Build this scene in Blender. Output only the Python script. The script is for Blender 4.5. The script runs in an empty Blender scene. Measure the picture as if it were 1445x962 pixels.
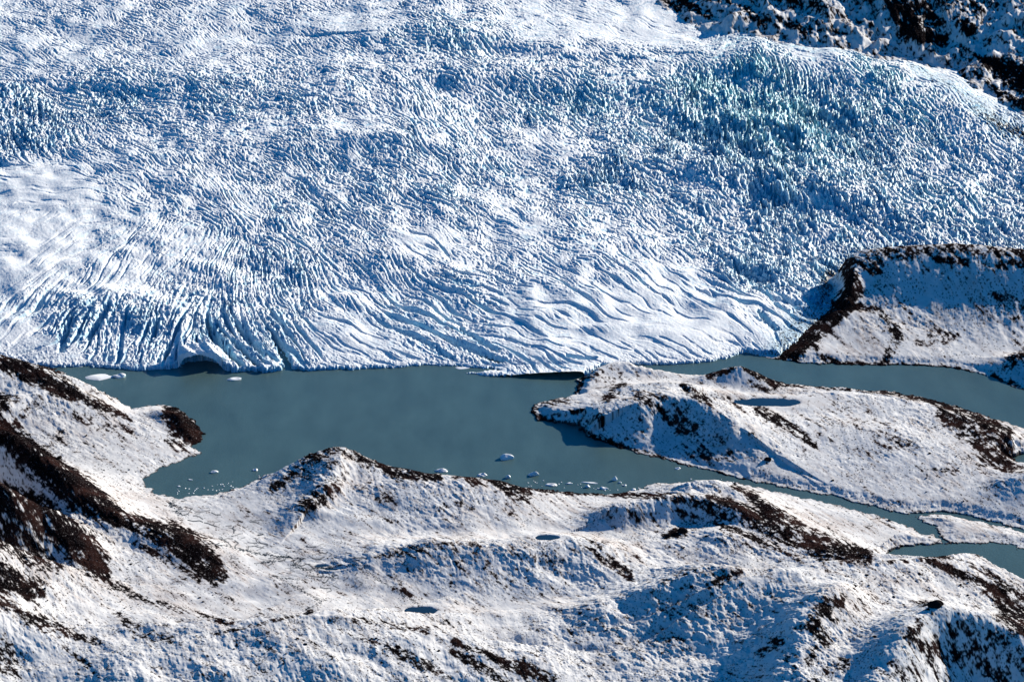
import bpy, math, random
import numpy as np

# ------------------------------------------------------------------ camera, sky, sun, exposure
PW, PH = 1445.0, 962.0
HFOV = math.radians(24.0)
FPX = PW / 2 / math.tan(HFOV / 2)
CAM_H = 1500.0
PITCH = math.radians(20.0)
SUN_AZ = math.radians(42.0)      # from +x towards +y : right and a little behind
SUN_EL = math.radians(19.5)

scene = bpy.context.scene
cam = bpy.data.cameras.new("camera")
cam.sensor_width = 36.0
cam.lens = 18.0 / math.tan(HFOV / 2)
cam.clip_start = 10.0
cam.clip_end = 60000.0
cam_o = bpy.data.objects.new("camera", cam)
scene.collection.objects.link(cam_o)
cam_o.location = (0, 0, CAM_H)
cam_o.rotation_euler = (math.pi / 2 - PITCH, 0, 0)
scene.camera = cam_o

world = bpy.data.worlds.new("World")
scene.world = world
world.use_nodes = True
wn = world.node_tree
bg = wn.nodes["Background"]
sky = wn.nodes.new("ShaderNodeTexSky")
sky.sky_type = 'NISHITA'
sky.sun_disc = False
sky.sun_elevation = SUN_EL
sky.sun_rotation = math.pi / 2 - SUN_AZ
sky.altitude = 800.0
sky.air_density = 1.0
sky.dust_density = 0.0
sky.ozone_density = 8.0
deep = wn.nodes.new("ShaderNodeMix")            # the deep blue of a clear high-latitude sky
deep.data_type = 'RGBA'
deep.blend_type = 'MULTIPLY'
deep.inputs[0].default_value = 1.0
wn.links.new(sky.outputs[0], deep.inputs[6])
deep.inputs[7].default_value = (0.07, 0.98, 1.16, 1)
wn.links.new(deep.outputs[2], bg.inputs[0])
bg.inputs[1].default_value = 0.05

sun = bpy.data.lights.new("sun", 'SUN')
sun.energy = 4.9
sun.angle = math.radians(0.5)
sun.color = (1.0, 0.925, 0.79)
sun_o = bpy.data.objects.new("sun", sun)
scene.collection.objects.link(sun_o)
sun_o.location = (3000, 6000, 4000)
# the lamp shines along its -Z
from mathutils import Vector
SD = Vector((math.cos(SUN_EL) * math.cos(SUN_AZ), math.cos(SUN_EL) * math.sin(SUN_AZ), math.sin(SUN_EL)))
sun_o.rotation_euler = SD.to_track_quat('Z', 'Y').to_euler()

scene.view_settings.view_transform = 'Standard'
scene.view_settings.look = 'None'
scene.view_settings.gamma = 1.0
scene.view_settings.exposure = 0.97
scene.view_settings.use_curve_mapping = False
scene.cycles.max_bounces = 4
scene.cycles.diffuse_bounces = 2

# ------------------------------------------------------------------ helpers
rng = np.random.default_rng(7)
random.seed(11)
CP, SP = math.cos(PITCH), math.sin(PITCH)
f32 = np.float32


def unproj(px, py, z=0.0):
    nx = (px - PW / 2) / FPX
    ny = (PH / 2 - py) / FPX
    dy = CP + ny * SP
    dz = -SP + ny * CP
    t = (z - CAM_H) / dz
    return nx * t, dy * t


def proj(x, y, z):
    d = y * CP - (z - CAM_H) * SP
    u = y * SP + (z - CAM_H) * CP
    return PW / 2 + FPX * x / d, PH / 2 - FPX * u / d


def smooth(a, b, x):
    t = np.clip((x - a) / (b - a), 0, 1)
    return t * t * (3 - 2 * t)


class Sheet:
    """a ground sheet, finer near and coarser far, over a nominal surface znom(y)"""

    def __init__(self, px0, px1, py0, py1, sx, sy, znom):
        self.sx, self.sy = sx, sy
        self.px = np.arange(px0, px1 + sx * .5, sx)
        self.py = np.arange(py0, py1 + sy * .5, sy)
        ys = np.linspace(1500, 14000, 40000)
        zs = znom(ys)
        _, pp = proj(0 * ys, ys, zs)
        o = np.argsort(pp)
        self.yrow = np.interp(self.py, pp[o], ys[o])
        self.zrow = znom(self.yrow)
        self.drow = self.yrow * CP - (self.zrow - CAM_H) * SP
        self.X = ((self.px[None, :] - PW / 2) / FPX * self.drow[:, None]).astype(f32)
        self.Y = np.repeat(self.yrow[:, None], len(self.px), 1).astype(f32)
        self.Z0 = np.repeat(self.zrow[:, None], len(self.px), 1).astype(f32)
        self.PX = np.repeat(self.px[None, :], len(self.py), 0).astype(f32)
        self.PY = np.repeat(self.py[:, None], len(self.px), 1).astype(f32)
        self.shape = self.X.shape

    def band(self, lam, width=0.35, aniso=1.0):
        """band-passed noise, lam in photo pixels along x, lam*aniso along y"""
        h, w = self.shape
        fx = np.fft.rfftfreq(w, self.sx)[None, :]
        fy = np.fft.fftfreq(h, self.sy)[:, None] * aniso
        k = np.sqrt(fx * fx + fy * fy) * lam + 1e-6
        g = np.exp(-(np.log(k) / width) ** 2 / 2)
        n = np.fft.irfft2(np.fft.rfft2(rng.standard_normal((h, w)).astype(f32)) * g, (h, w)).astype(f32)
        return n / n.std()

    def fractal(self, lam, p=1.6, aniso=0.4, lmin=0.0, angle=None, stretch=1.0):
        h, w = self.shape
        fx = np.fft.rfftfreq(w, self.sx)[None, :]
        fy = np.fft.fftfreq(h, self.sy)[:, None]
        if angle is not None:
            c, s = math.cos(math.radians(angle)), math.sin(math.radians(angle))
            a = fx * c + fy * s
            b = -fx * s + fy * c
            k2 = (a * stretch) ** 2 + (b / stretch) ** 2
        else:
            k2 = fx * fx + (fy * aniso) ** 2
        g = (1 / lam ** 2 + k2) ** (-p / 2)
        if lmin:
            g = g * np.exp(-k2 * lmin * lmin)
        n = np.fft.irfft2(np.fft.rfft2(rng.standard_normal((h, w)).astype(f32)) * g, (h, w)).astype(f32)
        n -= n.mean()
        return n / n.std()

    def grad(self, Z):
        gy = np.gradient(Z, axis=0) / np.gradient(self.Y, axis=0)
        gx = np.gradient(Z, axis=1) / np.gradient(self.X, axis=1)
        return gx, gy

    def sample(self, Z, px, py):
        i = (py - self.py[0]) / self.sy
        j = (px - self.px[0]) / self.sx
        i = np.clip(i, 0, self.shape[0] - 1.001)
        j = np.clip(j, 0, self.shape[1] - 1.001)
        i0, j0 = np.floor(i).astype(int), np.floor(j).astype(int)
        a, b = i - i0, j - j0
        return (Z[i0, j0] * (1 - a) * (1 - b) + Z[i0 + 1, j0] * a * (1 - b) + Z[i0, j0 + 1] * (1 - a) * b + Z[i0 + 1, j0 + 1] * a * b)


def bil(A, i, j):
    h, w = A.shape
    i = np.clip(i, 0, h - 1.001)
    j = np.clip(j, 0, w - 1.001)
    i0 = i.astype(np.int32)
    j0 = j.astype(np.int32)
    a = (i - i0).astype(f32)
    b = (j - j0).astype(f32)
    k = i0 * w + j0
    R = A.ravel()
    return (R[k] * (1 - b) + R[k + 1] * b) * (1 - a) + (R[k + w] * (1 - b) + R[k + w + 1] * b) * a


def seg_d2(X, Y, a, b):
    ax, ay = a
    dx, dy = b[0] - ax, b[1] - ay
    L = dx * dx + dy * dy + 1e-9
    rx, ry = X - f32(ax), Y - f32(ay)
    t = np.clip((rx * f32(dx) + ry * f32(dy)) / f32(L), 0, 1)
    ex, ey = rx - t * f32(dx), ry - t * f32(dy)
    return ex * ex + ey * ey, t, f32(dx) * ry - f32(dy) * rx


RELIEF = 1.22


def ridge(X, Y, pts, wback, wfront, p=1.7):
    """a crest through (px, py, height) points; wback and wfront are the flank widths in metres"""
    P = [unproj(q[0], q[1], q[2] * RELIEF) + (q[2] * RELIEF,) for q in pts]
    out = np.zeros(X.shape, f32)
    for a, b in zip(P[:-1], P[1:]):
        d2, t, cr = seg_d2(X, Y, a[:2], b[:2])
        w = np.where(cr > 0, f32(wback), f32(wfront))
        z = a[2] + (b[2] - a[2]) * t
        h = z * np.exp(-(d2 / (w * w)) ** f32(p / 2))
        np.maximum(out, h, out=out)
    return out


def poly_sd(X, Y, pts):
    """signed distance in metres, positive outside the polygon"""
    d2 = np.full(X.shape, 1e12, f32)
    ins = np.zeros(X.shape, bool)
    n = len(pts)
    for k in range(n):
        a, b = pts[k], pts[(k + 1) % n]
        d, _, _ = seg_d2(X, Y, a, b)
        np.minimum(d2, d, out=d2)
        if a[1] != b[1]:
            c = ((a[1] > Y) != (b[1] > Y)) & (X < (b[0] - a[0]) * (Y - a[1]) / (b[1] - a[1]) + a[0])
            ins ^= c
    d = np.sqrt(d2)
    return np.where(ins, -d, d)


def line_mask(PX, PY, pts, w, soft=0.6):
    """0..1 along a polyline given in photo pixels; w is a half width, one number or one per point"""
    out = np.zeros(PX.shape, f32)
    ws = w if isinstance(w, (list, tuple)) else [w] * len(pts)
    x0, x1 = min(q[0] for q in pts) - 3 * max(ws), max(q[0] for q in pts) + 3 * max(ws)
    y0, y1 = min(q[1] for q in pts) - 3 * max(ws), max(q[1] for q in pts) + 3 * max(ws)
    m = (PX > x0) & (PX < x1) & (PY > y0) & (PY < y1)
    if not m.any():
        return out
    xs, ys = PX[m], PY[m]
    o = np.zeros(xs.shape, f32)
    for k in range(len(pts) - 1):
        d2, t, _ = seg_d2(xs, ys, pts[k], pts[k + 1])
        ww = ws[k] + (ws[k + 1] - ws[k]) * t
        v = 1 - np.sqrt(d2) / (ww * 2.0)
        np.maximum(o, v, out=o)
    out[m] = o
    return np.clip(out, 0, 1)


def blob(PX, PY, cx, cy, rx, ry, ang=0):
    c, s = math.cos(math.radians(ang)), math.sin(math.radians(ang))
    dx, dy = PX - cx, PY - cy
    u = (dx * c + dy * s) / rx
    v = (-dx * s + dy * c) / ry
    return np.exp(-(u * u + v * v)).astype(f32)


def sheet_mesh(name, S, Z, keep, mat, attrs, parent=None):
    h, w = S.shape
    k = keep[:-1, :-1] | keep[1:, :-1] | keep[:-1, 1:] | keep[1:, 1:]
    ii, jj = np.nonzero(k)
    a = ii * w + jj
    quads = np.stack([a, a + w, a + w + 1, a + 1], 1)      # rows run towards the camera
    used = np.zeros(h * w, bool)
    used[quads.ravel()] = True
    remap = np.cumsum(used) - 1
    quads = remap[quads].astype(np.int32)
    co = np.stack([S.X.ravel()[used], S.Y.ravel()[used], Z.ravel()[used]], 1).astype(f32)
    me = bpy.data.meshes.new(name)
    me.vertices.add(len(co))
    me.vertices.foreach_set('co', co.ravel())
    nq = len(quads)
    me.loops.add(nq * 4)
    me.loops.foreach_set('vertex_index', quads.ravel())
    me.polygons.add(nq)
    me.polygons.foreach_set('loop_start', np.arange(nq, dtype=np.int32) * 4)
    me.polygons.foreach_set('use_smooth', np.ones(nq, bool))
    me.update(calc_edges=True)
    for an, av in attrs.items():
        at = me.attributes.new(an, 'FLOAT', 'POINT')
        at.data.foreach_set('value', av.ravel()[used].astype(f32))
    me.materials.append(mat)
    o = bpy.data.objects.new(name, me)
    scene.collection.objects.link(o)
    return o


def structure(o, label=None):
    o['kind'] = 'structure'
    if label:
        o['label'] = label
    return o


# ------------------------------------------------------------------ materials
def new_mat(name):
    m = bpy.data.materials.new(name)
    m.use_nodes = True
    nt = m.node_tree
    return m, nt, nt.nodes["Principled BSDF"]


def node(nt, t, **kw):
    n = nt.nodes.new(t)
    for k, v in kw.items():
        setattr(n, k, v)
    return n


def attr(nt, name):
    return node(nt, "ShaderNodeAttribute", attribute_name=name).outputs["Fac"]


def noise_tex(nt, scale, detail=4, rough=0.6, stretch=None):
    tc = node(nt, "ShaderNodeTexCoord")
    mp = node(nt, "ShaderNodeMapping")
    if stretch:
        mp.inputs["Scale"].default_value = stretch
    nt.links.new(tc.outputs["Object"], mp.inputs[0])
    n = node(nt, "ShaderNodeTexNoise")
    n.inputs["Scale"].default_value = scale
    n.inputs["Detail"].default_value = detail
    n.inputs["Roughness"].default_value = rough
    nt.links.new(mp.outputs[0], n.inputs["Vector"])
    return n.outputs["Fac"]


def ramp(nt, src, p0, p1, c0, c1):
    r = node(nt, "ShaderNodeValToRGB")
    r.color_ramp.elements[0].position = p0
    r.color_ramp.elements[1].position = p1
    r.color_ramp.elements[0].color = (*c0, 1)
    r.color_ramp.elements[1].color = (*c1, 1)
    nt.links.new(src, r.inputs[0])
    return r.outputs[0]


def mix(nt, fac, a, b):
    m = node(nt, "ShaderNodeMix", data_type='RGBA')
    for s, v in ((m.inputs[0], fac), (m.inputs[6], a), (m.inputs[7], b)):
        if hasattr(v, 'is_output'):
            nt.links.new(v, s)
        elif isinstance(v, tuple):
            s.default_value = (*v, 1)
        else:
            s.default_value = v
    return m.outputs[2]


def mat_glacier():
    m, nt, b = new_mat("glacier_ice")
    snow = ramp(nt, noise_tex(nt, 0.06, 5), 0.3, 0.7, (0.80, 0.83, 0.86), (0.89, 0.90, 0.91))
    ice = ramp(nt, noise_tex(nt, 0.11, 5), 0.3, 0.7, (0.20, 0.43, 0.62), (0.34, 0.60, 0.74))
    teal = ramp(nt, noise_tex(nt, 0.09, 5), 0.3, 0.7, (0.16, 0.48, 0.57), (0.42, 0.74, 0.78))
    c = mix(nt, attr(nt, "ice"), snow, ice)
    c = mix(nt, attr(nt, "teal"), c, teal)
    dirt = ramp(nt, noise_tex(nt, 0.2, 5), 0.3, 0.7, (0.006, 0.006, 0.008), (0.03, 0.027, 0.028))
    c = mix(nt, attr(nt, "rock"), c, dirt)
    nt.links.new(c, b.inputs["Base Color"])
    b.inputs["Roughness"].default_value = 0.55
    b.inputs["Specular IOR Level"].default_value = 0.25
    return m


def mat_land(name="snowy_rock", brown=True):
    m, nt, b = new_mat(name)
    snow = ramp(nt, noise_tex(nt, 0.08, 6), 0.3, 0.7, (0.60, 0.60, 0.61), (0.76, 0.757, 0.762))
    thin = ramp(nt, noise_tex(nt, 0.3, 6, 0.7), 0.35, 0.65, (0.30, 0.25, 0.24), (0.62, 0.58, 0.56))
    c = mix(nt, attr(nt, "thin"), snow, thin)
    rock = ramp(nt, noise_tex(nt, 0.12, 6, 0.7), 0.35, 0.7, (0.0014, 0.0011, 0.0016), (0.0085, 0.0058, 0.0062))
    rust = ramp(nt, noise_tex(nt, 0.018, 4, 0.6), 0.47, 0.65, (0, 0, 0), (1, 1, 1))
    if brown:
        rock = mix(nt, rust, rock, (0.024, 0.0115, 0.0100))
    fleck = ramp(nt, noise_tex(nt, 0.45, 4, 0.7), 0.59, 0.68, (0, 0, 0), (0.45, 0.45, 0.45))
    rock = mix(nt, fleck, rock, (0.30, 0.28, 0.29))
    c = mix(nt, attr(nt, "rock"), c, rock)
    c = mix(nt, attr(nt, "brook"), c, (0.018, 0.03, 0.045))
    nt.links.new(c, b.inputs["Base Color"])
    b.inputs["Roughness"].default_value = 0.8
    b.inputs["Specular IOR Level"].default_value = 0.0
    return m


def mat_water(name, col, rough=0.09, bump=0.9):
    m, nt, b = new_mat(name)
    n1 = noise_tex(nt, 0.02, 4, 0.55, (1, 0.35, 1))
    c = ramp(nt, n1, 0.3, 0.7, tuple(v * 0.86 for v in col), tuple(v * 1.14 for v in col))
    nt.links.new(c, b.inputs["Base Color"])
    b.inputs["Roughness"].default_value = rough
    b.inputs["IOR"].default_value = 1.33
    bp = node(nt, "ShaderNodeBump")
    bp.inputs["Strength"].default_value = bump
    bp.inputs["Distance"].default_value = 0.6
    nt.links.new(noise_tex(nt, 0.35, 6, 0.65, (0.7, 1.0, 1)), bp.inputs["Height"])
    nt.links.new(bp.outputs[0], b.inputs["Normal"])
    return m


def mat_berg():
    m, nt, b = new_mat("berg_ice")
    geo = node(nt, "ShaderNodeNewGeometry")
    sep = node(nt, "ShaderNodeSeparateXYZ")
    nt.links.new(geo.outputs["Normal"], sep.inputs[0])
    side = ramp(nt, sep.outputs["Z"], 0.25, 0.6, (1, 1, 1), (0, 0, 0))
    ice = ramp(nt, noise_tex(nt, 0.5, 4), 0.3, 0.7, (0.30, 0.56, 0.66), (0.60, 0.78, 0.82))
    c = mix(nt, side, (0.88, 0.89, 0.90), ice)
    nt.links.new(c, b.inputs["Base Color"])
    b.inputs["Roughness"].default_value = 0.45
    return m


def mat_rock():
    m, nt, b = new_mat("boulder_rock")
    c = ramp(nt, noise_tex(nt, 0.6, 6, 0.7), 0.35, 0.7, (0.005, 0.0045, 0.006), (0.024, 0.019, 0.018))
    nt.links.new(c, b.inputs["Base Color"])
    b.inputs["Roughness"].default_value = 0.85
    b.inputs["Specular IOR Level"].default_value = 0.0
    return m


M_GL, M_LAND = mat_glacier(), mat_land()
M_MOUNT = mat_land("far_rock", False)
M_WATER = mat_water("silty_water", (0.060, 0.104, 0.104))
M_POND = mat_water("pond_water", (0.010, 0.030, 0.060), 0.2, 0.2)
M_BERG, M_ROCK = mat_berg(), mat_rock()

# ------------------------------------------------------------------ GLACIER
Y_FRONT = 3985.0


def gl_nom(y):
    d = np.maximum(y - Y_FRONT, 0)
    return np.where(y > Y_FRONT, 5 * (1 - np.exp(-d / 5)) + 19 * (1 - np.exp(-d / 150)) + 0.075 * d, 0.0)


G = Sheet(-170, 1615, -260, 531, 0.85, 0.62, gl_nom)

FRONT = [(-400, 485), (-200, 490), (0, 505), (40, 514), (75, 519), (120, 516), (160, 520), (200, 523), (246, 520), (253, 519),
         (257, 515), (266, 510.5), (280, 509), (298, 509.5), (306, 512), (310, 517), (314, 521), (335, 526), (352, 522), (376, 526), (396, 522), (402, 510), (414, 521),
         (440, 523), (480, 521), (520, 520), (560, 519), (600, 515), (640, 516), (662, 519), (690, 519), (705, 523), (652, 526), (690, 531), (740, 533), (790, 536), (822, 534), (850, 518),
         (890, 515), (925, 515), (960, 514), (1000, 511), (1032, 504), (1048, 497), (1070, 500), (1100, 503), (1125, 488), (1150, 468), (1183, 444),
         (1190, 415), (1182, 404), (1215, 392), (1290, 387), (1500, 400), (1900, 425)]
fr = [unproj(a, b, 0) for a, b in FRONT]
fpoly = fr + [(fr[-1][0] + 4000, 15000), (fr[0][0] - 4000, 15000)]
gd = -poly_sd(G.X, G.Y, fpoly)            # metres behind the ice front, positive on the glacier
rag = G.fractal(14, 1.5, 1.0)
gd = gd + 2.0 * rag * smooth(120, 5, gd)

# how high the ice cliff stands at the water, by place along the front
cl = np.interp(G.px, [-200, 80, 130, 230, 250, 256, 309, 316, 330, 400, 440, 520, 640, 660, 720, 800, 830, 900, 1030, 1060, 1100, 1200],
               [3, 3, 3, 5, 12, 24, 24, 16, 9, 9, 5, 3, 2, 2, 4, 11, 10, 4, 3, 7, 8, 8]).astype(f32)[None, :]
dome = np.interp(G.px, [-200, 100, 230, 330, 420, 560, 700, 900, 1100, 1200, 1400],
                 [26, 26, 30, 30, 26, 26, 16, 18, 26, 32, 34]).astype(f32)[None, :]
gdp = np.maximum(gd, 0)
tongue = blob(G.PX, G.PY, 765, 524, 95, 13)
Zm = cl * (1 - np.exp(-gdp / 3.0)) * np.exp(-gdp / 70) + 0.72 * dome * (1 - np.exp(-gdp / 150)) * (1 - 0.85 * tongue) + 0.075 * gdp * (1 - tongue * .8)

# long swells and ice-falls
SWELLS = [
    ([(20, 72), (120, 84), (250, 98), (380, 122), (460, 152)], 9, 260, 90),
    ([(470, 40), (560, 36), (700, 44), (820, 58), (900, 66)], 13, 240, 75),
    ([(560, 98), (680, 98), (800, 102), (900, 110), (985, 132)], 18, 200, 80),
    ([(380, 205), (480, 200), (600, 196), (700, 205)], 12, 160, 70),
    ([(760, 200), (880, 205), (1000, 218), (1120, 238), (1250, 262), (1400, 280)], 16, 160, 80),
    ([(560, 380), (640, 400), (700, 430)], 7, 100, 50),
    ([(955, 78), (1050, 66), (1150, 76), (1250, 96), (1340, 140), (1420, 190)], 20, 220, 170),
    ([(1010, 150), (1080, 160), (1160, 180)], 14, 60, 60),
    ([(1000, 330), (1060, 350), (1100, 340)], 8, 60, 40),
    ([(330, 470), (360, 440), (420, 430)], 7, 80, 60),
    ([(180, 450), (240, 440), (290, 440)], 7, 60, 60),
]
SW = np.zeros(G.shape, f32)
gz = G.Z0
for pts, hgt, wb, wf in SWELLS:
    P = []
    for q in pts:
        i = np.interp(q[1], G.py, np.arange(len(G.py)))
        yy = np.interp(q[1], G.py, G.yrow)
        dd = np.interp(q[1], G.py, G.drow)
        P.append(((q[0] - PW / 2) / FPX * dd, yy))
    o = np.zeros(G.shape, f32)
    nP = len(P) - 1
    for k in range(nP):
        d2, t, cr = seg_d2(G.X, G.Y, P[k], P[k + 1])
        w = np.where(cr > 0, f32(wb), f32(wf))
        hh = hgt * np.sin(np.pi * (0.04 + 0.92 * (k + t) / nP)) ** 0.8      # the swell dies away at both ends
        np.maximum(o, hh * np.exp(-(d2 / (w * w))), out=o)
    SW = np.sqrt(SW * SW + (1.45 * o) ** 2)
Zm = Zm + SW * smooth(0, 120, gd) + 3.0 * G.fractal(120, 2.0, 0.5, 25) * smooth(20, 200, gd)

# flow fields: (px, py, angle of the crevasses, roughness, wavelength)
CTRL = [
    (20, 130, 76, 4.2, 19), (60, 150, 68, 4.0, 17), (120, 105, 20, 6, 11), (300, 120, 14, 6, 10), (420, 150, 14, 6, 10), (100, 40, 35, 3, 7), (300, 40, 35, 3.2, 7),
    (500, 15, 30, 3, 7), (0, 20, 35, 2.8, 7), (60, 250, -12, 0.9, 9), (60, 330, -22, 1.1, 9), (20, 380, -25, 1.1, 9), (140, 200, 40, 3, 10), (200, 250, 30, 3.2, 9),
    (400, 200, 30, 4, 7), (300, 200, 30, 3.8, 8), (420, 300, 35, 5, 10), (300, 280, 40, 3.6, 8), (560, 70, 15, 4.6, 8), (650, 60, 25, 6, 9), (750, 80, 25, 5, 9),
    (760, 20, 18, 2.8, 6), (850, 8, 15, 2.4, 6), (930, 25, 15, 1.4, 6), (800, 130, 25, 6.8, 10), (620, 140, 62, 4.5, 9), (700, 150, 40, 5, 10), (900, 130, 8, 6, 11), (500, 110, 10, 4.5, 8), (500, 170, 25, 4, 7),
    (560, 230, 30, 6, 9), (640, 270, 30, 5.6, 10), (700, 235, 30, 5, 9), (760, 195, 25, 2.6, 8), (850, 240, 25, 7, 13), (720, 300, 25, 2.6, 8), (600, 335, 30, 2.0, 9),
    (500, 330, 35, 4, 9), (900, 300, 35, 4, 9), (820, 280, 30, 4.6, 10), (800, 350, 25, 3.6, 8), (650, 420, 20, 4.2, 13), (600, 450, 26, 4.0, 14), (660, 480, 26, 3.6, 16), (760, 440, 26, 2, 10),
    (480, 400, 45, 3.2, 10), (500, 490, 16, 1.4, 10), (400, 385, 66, 6, 11), (350, 400, 80, 4.4, 10), (300, 370, -64, 3.4, 10), (220, 340, -45, 2.6, 9), (150, 390, -42, 2.0, 10),
    (40, 425, -42, 2.4, 12), (110, 460, -58, 6.0, 20), (160, 470, -62, 4.0, 18), (220, 470, -62, 6, 18), (280, 440, -72, 3.6, 16), (320, 480, 60, 6.5, 17), (370, 485, 56, 6.5, 17), (420, 500, 60, 4.0, 15),
    (460, 470, 45, 2.0, 12), (20, 480, -30, 1.1, 12), (80, 500, -25, 1.2, 14), (900, 440, 26, 1.3, 11), (950, 380, 30, 2.6, 9), (1000, 460, 20, 0.9, 12), (1070, 470, 60, 1.6, 13), (1080, 410, 32, 2.0, 20),
    (1060, 365, 18, 5.4, 28), (1120, 340, 35, 5.4, 20), (1000, 300, 25, 5, 13), (1200, 320, 40, 4.2, 17), (1300, 300, 30, 4.2, 14), (1100, 250, 30, 7, 14), (1000, 240, 25, 5.4, 11),
    (1200, 260, 20, 6, 14), (1400, 260, 35, 5.2, 13), (1010, 165, 62, 9, 16), (1060, 175, 55, 9, 16), (990, 110, 82, 8, 10), (1040, 100, 78, 8.5, 10), (1100, 100, 75, 7, 10), (1110, 170, 48, 9, 16), (1160, 150, 50, 9, 15),
    (1170, 100, 60, 6, 9), (1250, 100, 50, 7, 10), (1210, 190, 66, 7, 10), (1290, 160, 48, 6.5, 10), (1350, 210, 28, 4, 13), (1400, 180, 30, 4, 11), (1300, 85, 20, 2, 9), (1000, 45, 5, 3.4, 7),
    (900, 60, 10, 4.4, 8), (1150, 62, 10, 2.2, 8), (1400, 120, 30, 2.5, 10), (500, -120, 30, 3, 7), (1000, -120, 20, 3, 7), (0, -120, 30, 3, 7),
]


def field(vals, sig=46.0):
    cx = np.linspace(G.px[0], G.px[-1], 180)
    cy = np.linspace(G.py[0], G.py[-1], 90)
    CX, CY = np.meshgrid(cx, cy)
    num = np.zeros(CX.shape)
    den = np.zeros(CX.shape)
    for (x, y, *_), v in zip(CTRL, vals):
        d2 = ((CX - x) ** 2 + ((CY - y) * 1.5) ** 2) / sig ** 2
        w = 1 / (d2 + 0.35) ** 2
        num += w * v
        den += w
    R = (num / den).astype(f32)
    I = np.repeat(((G.py - cy[0]) / (cy[1] - cy[0]))[:, None], len(G.px), 1)
    J = np.repeat(((G.px - cx[0]) / (cx[1] - cx[0]))[None, :], len(G.py), 0)
    return bil(R, I, J)


ang = [math.radians(c[2]) for c in CTRL]
c2, s2 = field([math.cos(2 * a) for a in ang]), field([math.sin(2 * a) for a in ang])
theta = np.arctan2(s2, c2) / 2 + 0.22 * G.fractal(60, 2.0, 1.0, 6)
del c2, s2
rough = field([c[3] * (1 + 0.15 * (c[3] > 3.5)) for c in CTRL]) * (0.8 + 0.2 * smooth(30, 200, gd))
lam = np.exp(field([math.log(c[4] * (1.3 if c[4] > 11.5 else 1.08)) for c in CTRL]))
DX, DY = np.cos(theta).astype(f32), np.sin(theta).astype(f32)
II, JJ = np.meshgrid(np.arange(G.shape[0], dtype=f32), np.arange(G.shape[1], dtype=f32), indexing='ij')


def lic(N, length, step=1.3, turn=0.0):
    out = N.copy()
    ct, st = f32(math.cos(turn)), f32(math.sin(turn))
    UX, UY = DX * ct - DY * st, DX * st + DY * ct
    n = int(length / step)
    for sgn in (1, -1):
        i, j = II.copy(), JJ.copy()
        for k in range(1, n + 1):
            ki = np.clip(i, 0, G.shape[0] - 1).astype(np.int32) * G.shape[1] + np.clip(j, 0, G.shape[1] - 1).astype(np.int32)
            j = j + f32(sgn * step / G.sx) * UX.ravel()[ki]
            i = i + f32(sgn * step / G.sy) * UY.ravel()[ki]
            out += bil(N, i, j) * (1 - k / (n + 1))
    return out / out.std()


layers = [(6.0, 8), (10.5, 18), (20.0, 44)]
acc = np.zeros(G.shape, f32)
den = np.zeros(G.shape, f32)
for L, ll in layers:
    n = lic(G.band(L, 0.5), ll)
    w = np.exp(-(np.log(lam / L) / 0.33) ** 2).astype(f32) + 0.06
    acc += w * n
    den += w * w
N1 = acc / np.sqrt(den)
chaos = G.band(8, 0.4, 0.8)
FINE = lic(G.band(4.5, 0.5), 6)
CUT = 0.45 * N1 + 0.85 * lic(G.band(17, 0.45), 60)
CROSS = lic(G.band(8.5, 0.5), 9, 1.3, math.radians(58))         # a second set of fractures breaks the fins into blocks
CROSS2 = lic(G.band(13, 0.5), 10, 1.3, math.radians(-40))
N1 = 0.86 * N1 + 0.24 * CROSS + 0.20 * CROSS2 + 0.12 * chaos + 0.34 * G.band(24, 0.5, 0.7)
mod = np.clip(1 + 0.30 * G.fractal(55, 2.0, 0.8, 8), 0.45, 1.9)
# lean the ridges: steep side away from the light, long side towards it
sk = 0.28 * lam * np.clip(N1, -1.6, 1.6)
N1 = bil(N1, II + sk * 0.30 / G.sy, JJ - sk * 0.9 / G.sx)
mpp = (G.drow / FPX).astype(f32)[:, None]
A = rough * 0.160 * lam * mpp / 6.283 * mod
A = A * smooth(-2, 26, gd)
low = np.clip(blob(G.PX, G.PY, 640, 455, 240, 75, 6) + blob(G.PX, G.PY, 960, 430, 210, 90, 10) + blob(G.PX, G.PY, 60, 480, 260, 60) + blob(G.PX, G.PY, 330, 500, 120, 40), 0, 1)
wr = smooth(1.8, 3.8, rough) * (1 - 0.85 * low)


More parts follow.
